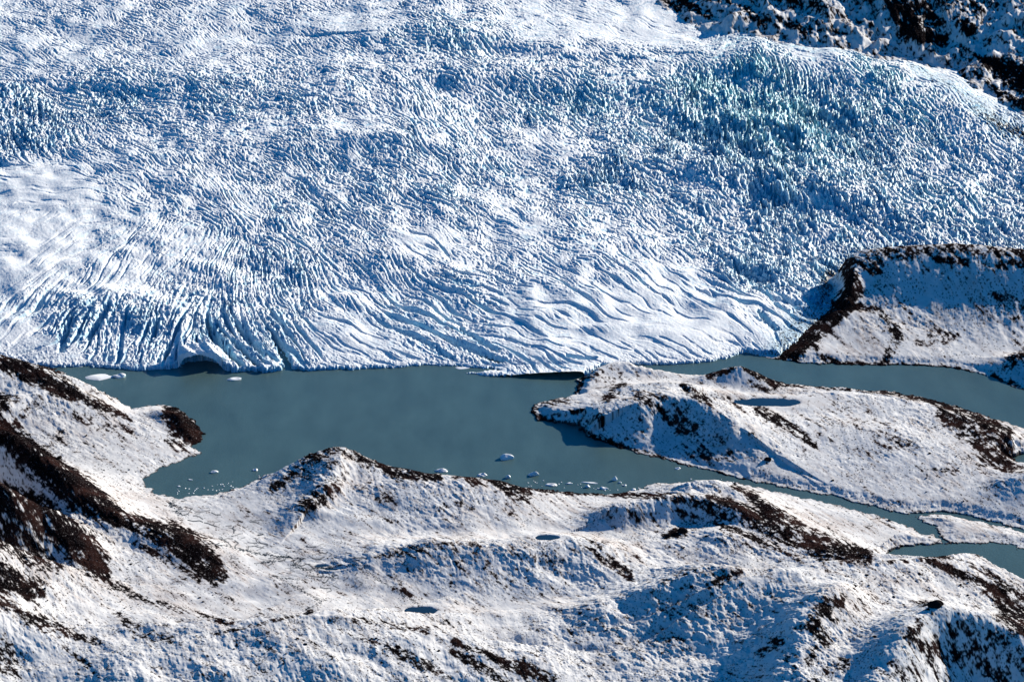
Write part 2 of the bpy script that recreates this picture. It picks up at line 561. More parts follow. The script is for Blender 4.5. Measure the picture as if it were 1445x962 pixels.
def blocks(L, e):
    """broken ice blocks: cells drawn out along the local flow, each with its own height and tilt"""
    nr = int((G.py[-1] - G.py[0]) / L) + 8
    nc = int((G.px[-1] - G.px[0]) / L) + 8
    jx, jy = rng.uniform(-.45, .45, (nr, nc)).astype(f32), rng.uniform(-.45, .45, (nr, nc)).astype(f32)
    hh = rng.standard_normal((nr, nc)).astype(f32)
    tx, ty = rng.standard_normal((nr, nc)).astype(f32), rng.standard_normal((nr, nc)).astype(f32)
    u = (G.PX - f32(G.px[0])) / f32(L) + 3 + 0.22 * WX
    v = (G.PY - f32(G.py[0])) / f32(L) + 3 + 0.22 * WY
    u0, v0 = np.floor(u).astype(np.int32), np.floor(v).astype(np.int32)
    d1 = np.full(G.shape, 99, f32)
    d2 = np.full(G.shape, 99, f32)
    zz = np.zeros(G.shape, f32)
    for di in (-2, -1, 0, 1, 2):
        for dj in (-2, -1, 0, 1, 2):
            k = np.clip(v0 + di, 0, nr - 1) * nc + np.clip(u0 + dj, 0, nc - 1)
            du = u - (u0 + dj + f32(.5) + jx.ravel()[k])
            dv = v - (v0 + di + f32(.5) + jy.ravel()[k])
            a = (du * DX + dv * DY) / f32(e)
            b = (dv * DX - du * DY) * f32(e ** 0.5)
            d = np.sqrt(a * a + b * b)
            n = d < d1
            d2 = np.where(n, d1, np.minimum(d2, d))
            zc = hh.ravel()[k] + f32(1.1) * tx.ravel()[k] * du + f32(1.6) * ty.ravel()[k] * dv
            zz = np.where(n, zc, zz)
            d1 = np.where(n, d, d1)
    edge = d2 - d1
    return zz, edge


WX, WY = G.band(9, 0.5), G.band(9, 0.5)
z1, e1 = blocks(8.0, 2.2)
z2, e2 = blocks(15.0, 2.2)
wb_ = smooth(9.5, 14.5, lam + 2.5 * G.fractal(50, 2.0, 0.8, 8))
BL = (1 - wb_) * (z1 * 0.62 - 1.3 * smooth(0.22, 0.02, e1)) + wb_ * (z2 * 0.9 + 0.30 * z1 - 1.8 * smooth(0.16, 0.02, e2) - 0.4 * smooth(0.2, 0.02, e1))
del WX, WY, z1, z2, e1, e2

plateau = 0.95 * (2 * smooth(-0.75, 0.10, N1) - 1) + 0.22 * N1 - 0.4 * np.maximum(-N1 - 0.9, 0) + 0.12 * FINE
slits = (0.22 - 0.07 * low) * N1 - 2.6 * smooth(0.40, 1.3, CUT) + 0.09 * FINE
shape = wr * (0.55 * plateau + (0.30 + 0.20 * smooth(5.5, 8.5, rough)) * BL) + (1 - wr) * (slits + 0.14 * BL * (1 - low))
fine = G.fractal(9, 1.7, 0.7)
Zg = Zm + A * 1.15 * shape + (0.10 + 0.07 * rough) * 0.55 * fine * smooth(0, 15, gd)

# single large cracks and shaded scarps near the front
CRACKS = [([(100, 440), (92, 470), (86, 490)], 6, 8), ([(152, 432), (135, 455), (124, 470)], 6, 9), ([(222, 455), (212, 478)], 5, 7), ([(292, 452), (300, 468), (318, 490), (332, 512)], 6, 13),
          ([(335, 458), (356, 482), (372, 500)], 6, 10), ([(330, 478), (352, 505), (366, 518)], 5, 8), ([(385, 470), (398, 492), (408, 512)], 6, 11), ([(240, 482), (232, 500)], 4, 6),
          ([(1040, 362), (1070, 368), (1092, 372)], 8, 8), ([(1085, 398), (1110, 404), (1130, 408)], 4, 5), ([(1070, 422), (1085, 440), (1098, 452)], 4, 6), ([(1120, 420), (1150, 428)], 4, 4),
          ([(650, 452), (680, 476), (702, 490)], 4, 6), ([(630, 470), (670, 488), (708, 508)], 5, 7), ([(560, 462), (600, 476), (640, 500)], 3, 4), ([(800, 503), (822, 506), (840, 505)], 3, 5)]
for pts, w, dep in CRACKS:
    Zg -= 1.5 * dep * smooth(0.2, 0.85, line_mask(G.PX + 1.5 * chaos, G.PY, pts, [w * 0.25 + w * 0.75 * math.sin(math.pi * (q + 0.5) / len(pts)) for q in range(len(pts))]))
Zg = np.where(gd < 0, np.maximum(gd * 0.8, -14) - 1.0, Zg)

gx, gy = G.grad(Zg)
steep = np.sqrt(gx * gx + gy * gy)
ice = smooth(0.55, 1.5, steep) * 0.75 + smooth(0.0, 1.0, -N1) * np.clip(rough / 5, 0, 1) * 0.75  # blue ice of walls and hollows, strengthened to turn the crevasse shade cyan
ice = np.clip(ice + smooth(5, 0, gd) * 0.4 + blob(G.PX, G.PY, 284, 509, 28, 6), 0, 1)  # the blob paints the cave's back wall bluer, deepening its shade
te = 0.95 * blob(G.PX, G.PY, 1040, 95, 90, 52) + 0.7 * blob(G.PX, G.PY, 1110, 160, 110, 60, 20) + 0.85 * blob(G.PX, G.PY, 1260, 115, 75, 40, 35) \
    + 0.45 * blob(G.PX, G.PY, 840, 125, 110, 25) + 0.5 * blob(G.PX, G.PY, 1340, 270, 60, 40) + 0.3 * blob(G.PX, G.PY, 620, 40, 120, 25) + 0.2 * blob(G.PX, G.PY, 220, 105, 120, 30)
teal = np.clip(1.2 * te * (smooth(0.3, 1.2, steep) * 0.6 + smooth(0.4, -0.8, N1) * 0.5 + 0.18 * chaos), 0, 1)
spk = G.fractal(4, 1.2, 1.0)
GAX, GAY = proj(G.X, G.Y, Zg)
GAX, GAY = GAX.astype(f32), GAY.astype(f32)
deb_shade = 0.95 * smooth(0, 0.7, line_mask(GAX, GAY, [(1100, 508), (1122, 485), (1150, 458), (1180, 425), (1178, 395)], [20, 24, 24, 20, 12])) + 0.9 * line_mask(GAX, GAY, [(1160, 402), (1172, 376), (1212, 354), (1290, 343)], [10, 13, 9, 7])  # debris; the second band also paints in the shade of the concave face
deb_shade += 0.75 * line_mask(G.PX, G.PY, [(1290, 75), (1350, 110), (1400, 145), (1460, 170)], [6, 12, 18, 22]) + 0.7 * line_mask(G.PX, G.PY, [(1380, 145), (1420, 165), (1460, 172)], 8)
deb_shade += 0.5 * line_mask(G.PX, G.PY, [(1020, 34), (1120, 52), (1230, 66)], 4)
rockg = smooth(0.45, 0.75, deb_shade * 0.62 + 0.26 * spk - 0.08)
ice = np.clip(ice + 0.6 * np.clip(deb_shade, 0, 1), 0, 1)
# the thin dirty waterline and the mouth of the ice cave
rockg = np.maximum(rockg, 0.55 * smooth(4, 1, gd) * smooth(0.3, 1.2, spk))
keep = (gd > -14)
g_o = structure(sheet_mesh("glacier", G, Zg, keep, M_GL, {"ice": ice, "teal": teal, "rock": rockg}),
                "wide crevassed glacier of white snow and blue ice sloping down to the lake")
del acc, den, II, JJ, DX, DY, theta

# the thick roof of ice over the cave mouth
av, af = [], []
NU, NV = 44, 14
ra = np.random.default_rng(21)
for v in range(NV + 1):
    for u in range(NU + 1):
        a, b = u / NU, v / NV
        e = abs(2 * a - 1)
        ax, ay = unproj(251.5 + 62 * a, 517.0 - 9.0 * b + 1.5 * (2 * a - 1) ** 2, 0)
        wob = 1.1 * math.sin(9 * a + 2 * b) + 0.8 * math.sin(23 * a + 5 * b + 1) + ra.normal(0, 0.35)
        zb = -2 + (25.5 - 5 * a) * (1 - e ** 3.2) + 0.8 * math.sin(17 * a + 6 * b) - 2.0 * b + ra.normal(0, 0.6)
        zt = max(zb + 1.6, 26.5 - 9 * e ** 3 + 1.5 * wob + 6.0 * b)
        av.append((ax + ra.normal(0, .25), ay + 2.2 * math.sin(14 * a) + ra.normal(0, .6), zb))
        av.append((ax, ay + (1.5 + 1.2 * math.sin(14 * a)) * (1 - b) + 1.5, zt))


def vi(u, v, t):
    return 2 * (v * (NU + 1) + u) + t


for v in range(NV):
    for u in range(NU):
        af.append((vi(u, v, 1), vi(u + 1, v, 1), vi(u + 1, v + 1, 1), vi(u, v + 1, 1)))
        af.append((vi(u, v, 0), vi(u, v + 1, 0), vi(u + 1, v + 1, 0), vi(u + 1, v, 0)))
for u in range(NU):
    af.append((vi(u, 0, 0), vi(u + 1, 0, 0), vi(u + 1, 0, 1), vi(u, 0, 1)))
    af.append((vi(u, NV, 0), vi(u, NV, 1), vi(u + 1, NV, 1), vi(u + 1, NV, 0)))
for v in range(NV):
    af.append((vi(0, v, 0), vi(0, v, 1), vi(0, v + 1, 1), vi(0, v + 1, 0)))
    af.append((vi(NU, v, 0), vi(NU, v + 1, 0), vi(NU, v + 1, 1), vi(NU, v, 1)))
ame = bpy.data.meshes.new("ice_arch")
ame.from_pydata(av, [], af)
ame.materials.append(M_GL)
ao = bpy.data.objects.new("ice_arch", ame)
scene.collection.objects.link(ao)
structure(ao, "thick white arch of ice over the dark cave in the glacier front")

# ------------------------------------------------------------------ LAND (hills, peninsula, moraine)
LS = Sheet(-170, 1615, 330, 1080, 0.85, 0.72, lambda y: 0 * y)
LAKE = [(60, 512), (92, 529), (128, 547), (160, 562), (186, 578), (205, 574), (230, 571), (252, 576), (272, 594), (287, 613), (283, 622), (268, 631), (284, 638), (255, 650), (222, 661),
        (204, 674), (206, 686), (222, 697), (252, 703), (300, 698), (340, 688), (380, 672), (430, 660), (480, 657), (530, 664), (600, 674), (680, 685), (740, 690),
        (800, 694), (870, 697), (900, 691), (926, 682), (960, 680), (1010, 677), (1050, 683), (1100, 695), (1150, 706), (1200, 718), (1250, 731), (1285, 744), (1300, 754),
        (1318, 756), (1332, 766), (1337, 765), (1326, 754), (1322, 744), (1300, 734), (1288, 726), (1240, 716), (1180, 701), (1120, 690), (1060, 678), (1000, 664), (960, 654), (900, 639), (865, 629),
        (828, 615), (817, 601), (790, 597), (762, 592), (749, 578), (760, 568), (790, 563), (812, 557), (817, 535), (842, 517), (885, 512), (905, 522), (950, 528),
        (1000, 531), (1045, 531), (1095, 539), (1150, 546), (1200, 548), (1260, 553), (1320, 564), (1380, 584), (1430, 600), (1500, 622), (1700, 660), (1700, 590),
        (1500, 562), (1440, 549), (1390, 529), (1340, 518), (1260, 515), (1200, 514), (1130, 512), (1095, 507), (1060, 500), (1020, 490), (900, 470), (700, 460), (60, 470)]
LAKE2 = [(1250, 778), (1275, 771), (1310, 768), (1345, 766.5), (1400, 765), (1430, 770), (1436, 775), (1460, 774), (1600, 790), (1700, 830), (1700, 880), (1500, 862), (1445, 850), (1380, 820),
         (1320, 803), (1275, 793), (1255, 786)]
BROOK = [(1285, 724), (1330, 721.5), (1365, 727), (1400, 736), (1445, 747), (1620, 775), (1620, 779), (1445, 750.5), (1400, 740.5), (1365, 733), (1330, 725), (1290, 729)]
INLET = [(1426, 648), (1445, 640), (1520, 640), (1520, 664), (1440, 656)]
X, Y = LS.X, LS.Y
shore_rag = 2.2 * LS.fractal(22, 2.0, 0.4)
sd = None
for poly in (LAKE, LAKE2, BROOK, INLET):
    s = poly_sd(X, Y, [unproj(a, b) for a, b in poly])
    sd = s if sd is None else np.minimum(sd, s)
sd = sd + shore_rag * smooth(60, 10, np.abs(sd))

RIDGES = [
    # left shore hills
    ([(-120, 470, 70), (0, 503, 44), (40, 514, 38), (75, 530, 34), (105, 552, 26), (150, 578, 14), (186, 589, 8)], 42, 150),
    ([(205, 584, 7), (228, 580, 13), (252, 586, 15), (268, 602, 11)], 26, 34),
    ([(0, 570, 30), (60, 560, 26), (110, 575, 14)], 60, 60),
    # the long diagonal spurs on the left
    ([(-140, 530, 130), (-40, 582, 108), (20, 612, 84), (60, 642, 64), (110, 688, 44), (160, 728, 28), (205, 750, 18)], 62, 70),
    ([(175, 742, 16), (215, 748, 23), (250, 757, 22), (285, 780, 14), (318, 808, 3)], 46, 70),
    ([(-140, 590, 150), (-40, 660, 110), (10, 690, 92), (60, 715, 66), (100, 750, 42), (140, 800, 16), (155, 815, 5)], 62, 80),
    ([(-160, 700, 130), (-60, 740, 90), (0, 775, 58), (50, 812, 26), (80, 832, 6)], 60, 130),
    ([(-160, 800, 90), (-40, 850, 50), (40, 890, 24), (120, 925, 8)], 120, 160),
    # hill in the middle on the lake shore
    ([(375, 694, 3), (410, 674, 13), (435, 654, 24), (455, 640, 32), (480, 631, 36), (510, 645, 30), (545, 660, 22), (600, 671, 26), (650, 675, 27), (700, 682, 22), (745, 694, 10)], 48, 105),
    ([(440, 712, 20), (462, 685, 27), (480, 652, 32)], 60, 32),
    ([(520, 690, 16), (600, 690, 20), (680, 696, 18), (740, 710, 8)], 60, 120),
    ([(740, 693, 5), (800, 698, 5), (880, 701, 5)], 14, 30),
    # hill with the blue flank and dark banded right side
    ([(838, 748, 3), (850, 735, 16), (880, 714, 30), (920, 704, 33), (980, 700, 33), (1040, 720, 30), (1090, 745, 24), (1150, 770, 14)], 60, 42),
    ([(960, 688, 14), (985, 681, 24), (1008, 679, 27), (1035, 694, 20), (1060, 706, 14)], 40, 60),
    ([(1050, 705, 12), (1080, 716, 22), (1120, 742, 20), (1170, 764, 14), (1235, 785, 4)], 50, 60),
    ([(950, 752, 16), (1040, 762, 20), (1120, 780, 16)], 90, 110),
    # low mottled swell in mid foreground
    ([(505, 792, 4), (540, 778, 20), (610, 766, 32), (700, 766, 34), (790, 760, 34), (845, 766, 32), (870, 785, 22), (892, 805, 6)], 70, 95),
    ([(700, 800, 12), (770, 792, 20), (840, 788, 14)], 50, 80),
    ([(530, 836, 3), (558, 828, 7), (580, 836, 3)], 20, 25),
    # right foreground hills
    ([(690, 918, 6), (790, 884, 20), (870, 853, 34), (945, 818, 52), (985, 803, 60), (1022, 800, 60), (1050, 830, 44), (1078, 862, 34)], 70, 130),
    ([(1030, 868, 40), (1065, 830, 54), (1110, 808, 62), (1180, 792, 66), (1240, 789, 66), (1290, 788, 60), (1312, 787, 56), (1340, 793, 52), (1380, 813, 44), (1430, 844, 30), (1500, 885, 16)], 60, 230),
    ([(1120, 945, 62), (1140, 880, 76), (1160, 848, 80), (1180, 840, 74)], 95, 85),
    ([(1240, 960, 70), (1270, 905, 84), (1295, 868, 92), (1330, 852, 94), (1390, 868, 84), (1450, 900, 70), (1560, 940, 50)], 110, 78),
    # front left hill
    ([(120, 985, 10), (200, 930, 24), (300, 890, 38), (400, 868, 46), (470, 872, 46), (560, 882, 42), (650, 905, 33), (730, 933, 22), (800, 962, 8)], 42, 260),
    # peninsula
    ([(775, 577, 4), (830, 578, 7), (880, 590, 8)], 40, 40),
    ([(820, 540, 8), (842, 520, 12), (870, 513, 14), (900, 511, 15), (935, 523, 10), (975, 532, 6)], 30, 45),
    ([(850, 560, 10), (890, 548, 20), (930, 544, 26), (975, 548, 30)], 45, 55),
    ([(880, 586, 16), (905, 568, 34), (940, 558, 38), (980, 561, 40), (1010, 580, 36), (1040, 602, 28), (1075, 630, 16), (1110, 660, 5)], 120, 62),
    ([(985, 540, 8), (1015, 527, 18), (1045, 519, 27), (1068, 530, 22), (1094, 544, 8)], 32, 60),
    ([(1110, 562, 12), (1200, 558, 17), (1290, 568, 20), (1350, 585, 22), (1400, 605, 20), (1440, 640, 12)], 50, 170),
    ([(1160, 600, 16), (1260, 610, 20), (1340, 640, 16), (1390, 670, 8)], 90, 150),
    ([(1400, 690, 4), (1450, 670, 26), (1520, 660, 34)], 60, 70),
    # moraine hill on the right
    ([(1186, 385, 34), (1212, 364, 52), (1260, 350, 68), (1300, 347, 76), (1345, 345, 82), (1445, 352, 84), (1620, 356, 92)], 110, 185),
    ([(1140, 480, 8), (1170, 452, 14), (1210, 444, 20), (1250, 455, 16), (1268, 478, 8)], 40, 120),
    ([(1192, 425, 26), (1200, 400, 36), (1190, 378, 36)], 26, 30),
    ([(1420, 505, 12), (1445, 500, 22), (1560, 500, 40)], 40, 50),
]
H = np.zeros(LS.shape, f32)
for r in RIDGES:
    H += ridge(X, Y, *r) ** 3
H = np.cbrt(H)
base = 3.0 * (1 - np.exp(-np.maximum(sd, 0) / 25)) + 0.014 * np.maximum(sd, 0)
hill = np.clip(H / 30, 0, 1.4)
def by_slope(N, mpx):
    g = np.diff(N, axis=1).std() / mpx          # rise per metre
    return N / g


MPX = LS.sx * 1.2
gully = by_slope(np.abs(LS.fractal(44, 2.1, angle=64, stretch=1.5, lmin=1.0)), MPX)
lump = by_slope(LS.fractal(60, 2.3, 0.4, 3), MPX)
detail = by_slope(LS.fractal(16, 2.0, 0.42, 1.0), MPX) * 0.75 + by_slope(LS.fractal(20, 2.1, angle=24, stretch=2.4, lmin=0.8), MPX) * 0.6
swell = by_slope(LS.fractal(120, 3.0, 0.4, 10), MPX)
rg = LS.fractal(46, 2.2, 0.42)
ridged = by_slope(0.6 - np.abs(rg), MPX)
gdl = -poly_sd(X, Y, fpoly)
H *= np.where(LS.PX > 1000, smooth(25, -25, gdl), 1)
Hn = np.minimum(hill, 1)
Zl = base * np.exp(-H / 22) + H + 0.055 * swell * smooth(60, 200, sd) * smooth(640, 720, LS.PY) + np.minimum(hill, 1) * (0.03 * lump + 0.055 * ridged + 0.085 * gully) + (0.038 + 0.064 * Hn) * smooth(0, 45, sd) * (1 - 0.55 * ((LS.PX < 760) * smooth(850, 890, LS.PY))) * detail * np.clip(1 + 0.5 * LS.fractal(110, 2.2, 0.4), 0.3, 2)
land = smooth(-1, 22, sd)
Zl = np.where(sd > 0, Zl * (0.25 + 0.75 * smooth(0, 30, sd)) + 0.15, np.maximum(0.35 * sd, -12))
Zl = np.where(sd > 0, np.maximum(Zl, 0.12), Zl)

# ponds are let into the ground: (px, py, z, rx px, ry px, tilt)
PONDS = [(1082, 567, 12, 54, 6.0, 0), (771, 758.5, 13, 17, 3.6, 0), (594, 861, 8, 22, 5.6, -3), (455, 798, 4.5, 10, 2.0, 0), (467, 803, 4.5, 11, 1.8, 0)]
ponds = []
for cx, cy, z0, rx, ry, ti in PONDS:
    x0, y0 = unproj(cx, cy, z0)
    j = int(round((cx - LS.px[0]) / LS.sx))
    # the height the ground really has where that line of sight meets it
    col_py = proj(X[:, j], Y[:, j], Zl[:, j])[1]
    vis = np.argmin(np.abs(col_py - cy))
    z = float(Zl[vis, j])
    x0, y0 = unproj(cx, cy, z)
    mx = math.sqrt(y0 * y0 + CAM_H ** 2) / FPX
    my = mx / (CAM_H / math.sqrt(y0 * y0 + CAM_H ** 2))
    e = np.sqrt(((X - x0) / (rx * mx)) ** 2 + ((Y - y0) / (ry * my)) ** 2)
    e = e + 0.10 * rg
    w = smooth(2.6, 1.15, e)
    Zl = Zl * (1 - w) + (z + 0.5 + 0.6 * np.maximum(e - 1, 0)) * w
    Zl = np.where(e < 1.05, z - 1.5 * smooth(1.05, 0.8, e) + 0.4, Zl)
    ponds.append((x0, y0, z, rx * mx * 1.5, ry * my * 1.5))

# where rock shows through the snow
gx, gy = LS.grad(Zl)
inv = 1 / np.sqrt(1 + gx * gx + gy * gy)
toward = -(gx * SD.x + gy * SD.y) * inv           # horizontal part of facing the light
slope = np.sqrt(gx * gx + gy * gy)
APX, APY = proj(X, Y, Zl)
APX, APY = APX.astype(f32), APY.astype(f32)
fine = LS.fractal(12, 1.75, 0.45)
streak = LS.fractal(26, 1.8, angle=32, stretch=2.6)
spots = LS.band(5.5, 0.45, 0.45)
PAINT = [
    # left shore, dark crags and the bare knob
    ([(0, 508), (30, 516), (60, 535), (95, 552), (105, 556)], [9, 10, 9, 9, 6], 1.2), ([(105, 556), (140, 572), (185, 591)], [5, 4, 3], 0.9), ([(0, 512), (40, 505), (80, 528), (100, 545)], 5, 1.0),
    ([(0, 568), (20, 564)], [9, 5], 1.1), ([(58, 560), (40, 580), (22, 598)], 4, 0.75), ([(248, 590), (262, 606), (275, 620)], [13, 17, 8], 1.4), ([(105, 585), (130, 596)], 4, 0.7), ([(90, 610), (75, 622)], 4, 0.5), ([(140, 602), (185, 606)], 4, 0.6),
    # spurs
    ([(-20, 590), (20, 622), (60, 655), (110, 695), (160, 728)], [9, 13, 13, 15, 9], 1.35), ([(150, 730), (200, 742), (245, 760), (285, 790), (312, 812)], [5, 8, 15, 15, 7], 1.3), ([(190, 765), (240, 785), (300, 818)], [3, 7, 8], 0.85),
    ([(0, 695), (40, 720), (90, 752), (130, 788), (148, 812)], [11, 16, 15, 13, 5], 1.25), ([(0, 740), (40, 775), (80, 800)], [15, 14, 6], 0.85), ([(0, 812), (40, 832), (58, 838)], [14, 10, 4], 1.15), ([(0, 850), (30, 866), (120, 900)], [7, 4, 3], 0.8),
    ([(80, 885), (140, 905)], [6, 4], 0.6), ([(40, 870), (95, 915), (125, 938)], 3, 0.7), ([(0, 925), (18, 945)], [12, 6], 0.9), ([(150, 820), (215, 850), (330, 880)], [5, 3, 3], 0.55), ([(225, 850), (280, 865)], [2.5, 2], 0.6),
    ([(170, 868), (190, 885), (240, 905)], 4, 0.5), ([(70, 690), (100, 700), (150, 745)], [3, 5, 4], 0.5),
    # middle hill
    ([(385, 690), (420, 664), (450, 640), (478, 630)], [4, 5, 7, 5], 0.85), ([(430, 715), (455, 700), (470, 690)], [7, 9, 6], 0.85), ([(478, 632), (520, 652), (570, 668), (620, 674)], [4, 6, 7, 3], 0.95),
    ([(640, 674), (700, 679), (735, 695), (745, 705)], [2, 6, 8, 4], 0.85), ([(745, 688), (800, 694), (870, 697), (960, 700)], 2.6, 1.0), ([(400, 690), (440, 668), (470, 650)], 6, 0.4), ([(655, 690), (670, 682)], 4, 0.6), ([(620, 715), (650, 712)], 3, 0.5),
    # blue-flanked hill
    ([(880, 700), (940, 700), (1000, 716), (1060, 738), (1120, 758)], [2, 3, 5, 7, 8], 0.9), ([(1000, 700), (1060, 722), (1110, 752), (1160, 770), (1225, 786)], [3, 6, 9, 12, 6], 1.1), ([(1060, 700), (1085, 720), (1130, 745)], [5, 7, 5], 1.0),
    ([(930, 710), (1000, 735), (1070, 760), (1130, 788)], [2, 3, 3, 5], 0.8), ([(1035, 685), (1065, 705)], [3, 3], 0.8), ([(855, 715), (900, 728)], [6, 5], 0.25), ([(930, 725), (980, 735)], 8, 0.3), ([(950, 752), (965, 751)], 4, 1.0), ([(938, 757), (946, 758)], 3, 0.9),
    # swell
    ([(838, 768), (850, 785), (875, 800), (890, 815)], [4, 5, 6, 4], 0.95), ([(530, 786), (600, 772), (680, 768)], [3, 4, 3], 0.4), ([(740, 790), (790, 788), (850, 770)], 5, 0.4), ([(555, 832), (570, 832), (578, 840)], 2.2, 1.0),
    ([(640, 790), (760, 800)], 14, 0.2),
    # right foreground
    ([(1000, 826), (1020, 818), (1040, 806)], [3, 5, 5], 0.85), ([(940, 820), (975, 806)], 5, 0.4), ([(960, 860), (985, 880)], 12, 0.3), ([(1185, 848), (1165, 855), (1150, 870), (1148, 885), (1168, 905)], [5, 8, 8, 7, 5], 1.05),
    ([(1145, 880), (1110, 895), (1075, 920)], [5, 5, 6], 0.75), ([(1150, 915), (1140, 935)], 5, 0.7), ([(1300, 875), (1285, 900), (1300, 915)], [5, 6, 4], 0.9), ([(1320, 915), (1345, 925)], [8, 7], 0.75), ([(1350, 890), (1400, 905), (1445, 930)], [12, 14, 12], 0.55),
    ([(1310, 790), (1370, 815), (1410, 840), (1430, 865), (1445, 885)], [3, 4, 8, 13, 13], 1.1), ([(1310, 785), (1340, 785), (1390, 805), (1445, 845)], [4, 2, 3, 5], 0.75), ([(1300, 853), (1318, 855)], 4, 1.0), ([(1260, 940), (1290, 955)], 8, 0.6), ([(1150, 955), (1190, 935)], 6, 0.7),
    ([(1080, 940), (1120, 920)], 6, 0.4), ([(1325, 905), (1380, 935), (1420, 960)], 8, 0.5), ([(1240, 793), (1300, 790)], 2, 0.6),
    # front left hill
    ([(640, 905), (700, 930), (740, 945), (775, 960)], [3, 4, 7, 8], 1.1), ([(560, 915), (600, 935), (640, 962)], [3, 4, 4], 0.85), ([(640, 920), (680, 940), (715, 962)], [3, 5, 4], 0.85), ([(465, 874), (520, 876), (600, 890)], [2, 3, 4], 0.65),
    ([(480, 890), (540, 910), (600, 945)], 3, 0.5), ([(300, 895), (400, 872), (440, 862)], 2, 0.7),
    # peninsula
    ([(749, 578), (765, 568), (800, 563)], 3, 0.8), ([(750, 580), (765, 592), (800, 598)], 3, 0.9), ([(815, 552), (822, 535)], 3, 1.0), ([(770, 588), (800, 584), (820, 578)], 2, 0.6), ([(855, 562), (870, 550), (880, 540)], [4, 5, 3], 0.75), ([(830, 530), (900, 525)], [6, 6], 0.4),
    ([(900, 560), (935, 572), (960, 595), (985, 605)], [7, 9, 11, 8], 0.75), ([(965, 545), (985, 558), (1000, 568)], [4, 5, 4], 1.0), ([(1000, 530), (1045, 517), (1070, 528), (1095, 542)], [3, 4, 5, 4], 1.0), ([(1055, 540), (1090, 552)], [3, 3], 0.6), ([(1070, 580), (1110, 600), (1150, 628)], [4, 6, 3], 1.0),
    ([(820, 608), (870, 628), (960, 655), (1060, 680)], 2.4, 0.85), ([(1000, 630), (1040, 640)], [12, 10], 0.45), ([(1095, 541), (1200, 549), (1270, 556)], 2.2, 0.9), ([(1270, 556), (1330, 566), (1380, 590), (1420, 612)], [3, 5, 8, 7], 1.1),
    ([(1330, 585), (1380, 615), (1410, 640), (1420, 655)], [6, 12, 14, 8], 1.0), ([(1200, 640), (1280, 625)], 4, 0.35), ([(1240, 610), (1300, 630)], 3, 0.5), ([(1060, 572), (1075, 576)], 3, 0.5), ([(1320, 660), (1350, 668)], 3, 0.7), ([(1430, 655), (1450, 665)], 5, 0.8),
    # moraine
    ([(1105, 512), (1135, 480), (1165, 455), (1190, 430), (1205, 410), (1198, 385), (1188, 372)], [9, 9, 10, 10, 8, 7, 5], 1.25), ([(1190, 425), (1205, 432), (1240, 438), (1258, 455), (1266, 475), (1258, 495), (1250, 508)], [5, 4, 4, 4, 6, 6, 4], 1.05),
    ([(1150, 490), (1160, 505), (1180, 512)], 3, 0.9), ([(1200, 375), (1260, 355), (1340, 345), (1445, 352)], [8, 9, 8, 8], 0.75), ([(1320, 365), (1365, 370)], [3, 4], 1.0), ([(1230, 382), (1240, 383)], 4, 1.0), ([(1400, 375), (1445, 372)], 5, 0.8), ([(1180, 513), (1260, 515), (1350, 520), (1440, 549)], 2.4, 1.0),
    ([(1310, 470), (1350, 475)], 4, 0.55), ([(1290, 485), (1340, 480)], 3, 0.6), ([(1410, 415), (1440, 430)], 5, 0.7), ([(1420, 515), (1445, 500)], 5, 0.8), ([(1440, 548), (1400, 530)], 4, 0.9), ([(1215, 455), (1250, 470)], [6, 6], 0.2),
]
paint = np.zeros(LS.shape, f32)
for pts, w, s in PAINT:
    np.maximum(paint, s * smooth(0, 0.7, line_mask(APX, APY, pts, [v * 1.2 for v in w] if isinstance(w, list) else w * 1.2)), out=paint)
rn = 0.55 * fine + 0.5 * streak + 0.12 * LS.band(4, 0.5, 0.5)
melt = smooth(0.12, 0.42, toward) * 0.55 + smooth(0.55, 1.1, slope) * 0.35
rk = paint * 0.86 + melt * 0.5 + 0.44 * rn + 0.05 * np.minimum(hill, 1) + 0.06 * (0.6 - np.abs(rg)) - 0.06
vn = LS.fractal(40, 2.1, angle=18, stretch=1.7, lmin=0.7)
vein = smooth(0.085, 0.02, np.abs(vn)) * smooth(0.1, 1.0, LS.fractal(70, 2.0, 0.4) + 0.5 * fine)
rk += 0.03 + 0.5 * vein * (0.35 + 0.65 * Hn) * smooth(8, 40, sd)
dots = LS.band(3.4, 0.4, 0.5)
rk += 0.10 * smooth(1.0, 2.2, dots) * (0.4 + Hn)
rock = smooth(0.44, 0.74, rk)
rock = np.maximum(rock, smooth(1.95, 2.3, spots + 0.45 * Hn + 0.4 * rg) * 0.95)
rock = np.maximum(rock, smooth(2.6, 0.4, sd + 0.8 * fine) * 0.9 * (sd > -3))
rock = np.maximum(rock, (sd < 0) * 1.0)
low = LS.fractal(90, 1.9, 0.4, 4)
thin = np.clip(0.07 + 0.15 * low + 0.14 * streak + 0.75 * smooth(0.25, 0.6, rk) + 0.25 * smooth(0.02, 0.22, toward), 0, 0.85)
for q in ((1190, 742, 110, 16, 12, 0.5), (1090, 722, 60, 10, 20, 0.35), (1370, 748, 70, 14, 8, 0.45), (250, 850, 190, 24, 12, 0.45), (330, 800, 70, 30, 25, 0.3), (1210, 478, 50, 30, 0, 0.5), (790, 715, 90, 22, 8, 0.3),
          (1390, 620, 60, 40, 35, 0.4), (1040, 560, 60, 16, 15, 0.35)):
    thin += q[5] * blob(APX, APY, q[0], q[1], q[2], q[3], q[4]) * np.clip(0.7 + 0.5 * streak, 0, 1.4)
thin = np.clip(thin, 0, 0.85)
thin *= smooth(1.3, 0.6, (APY - 700) / 200 * 0.5 + 0.4)

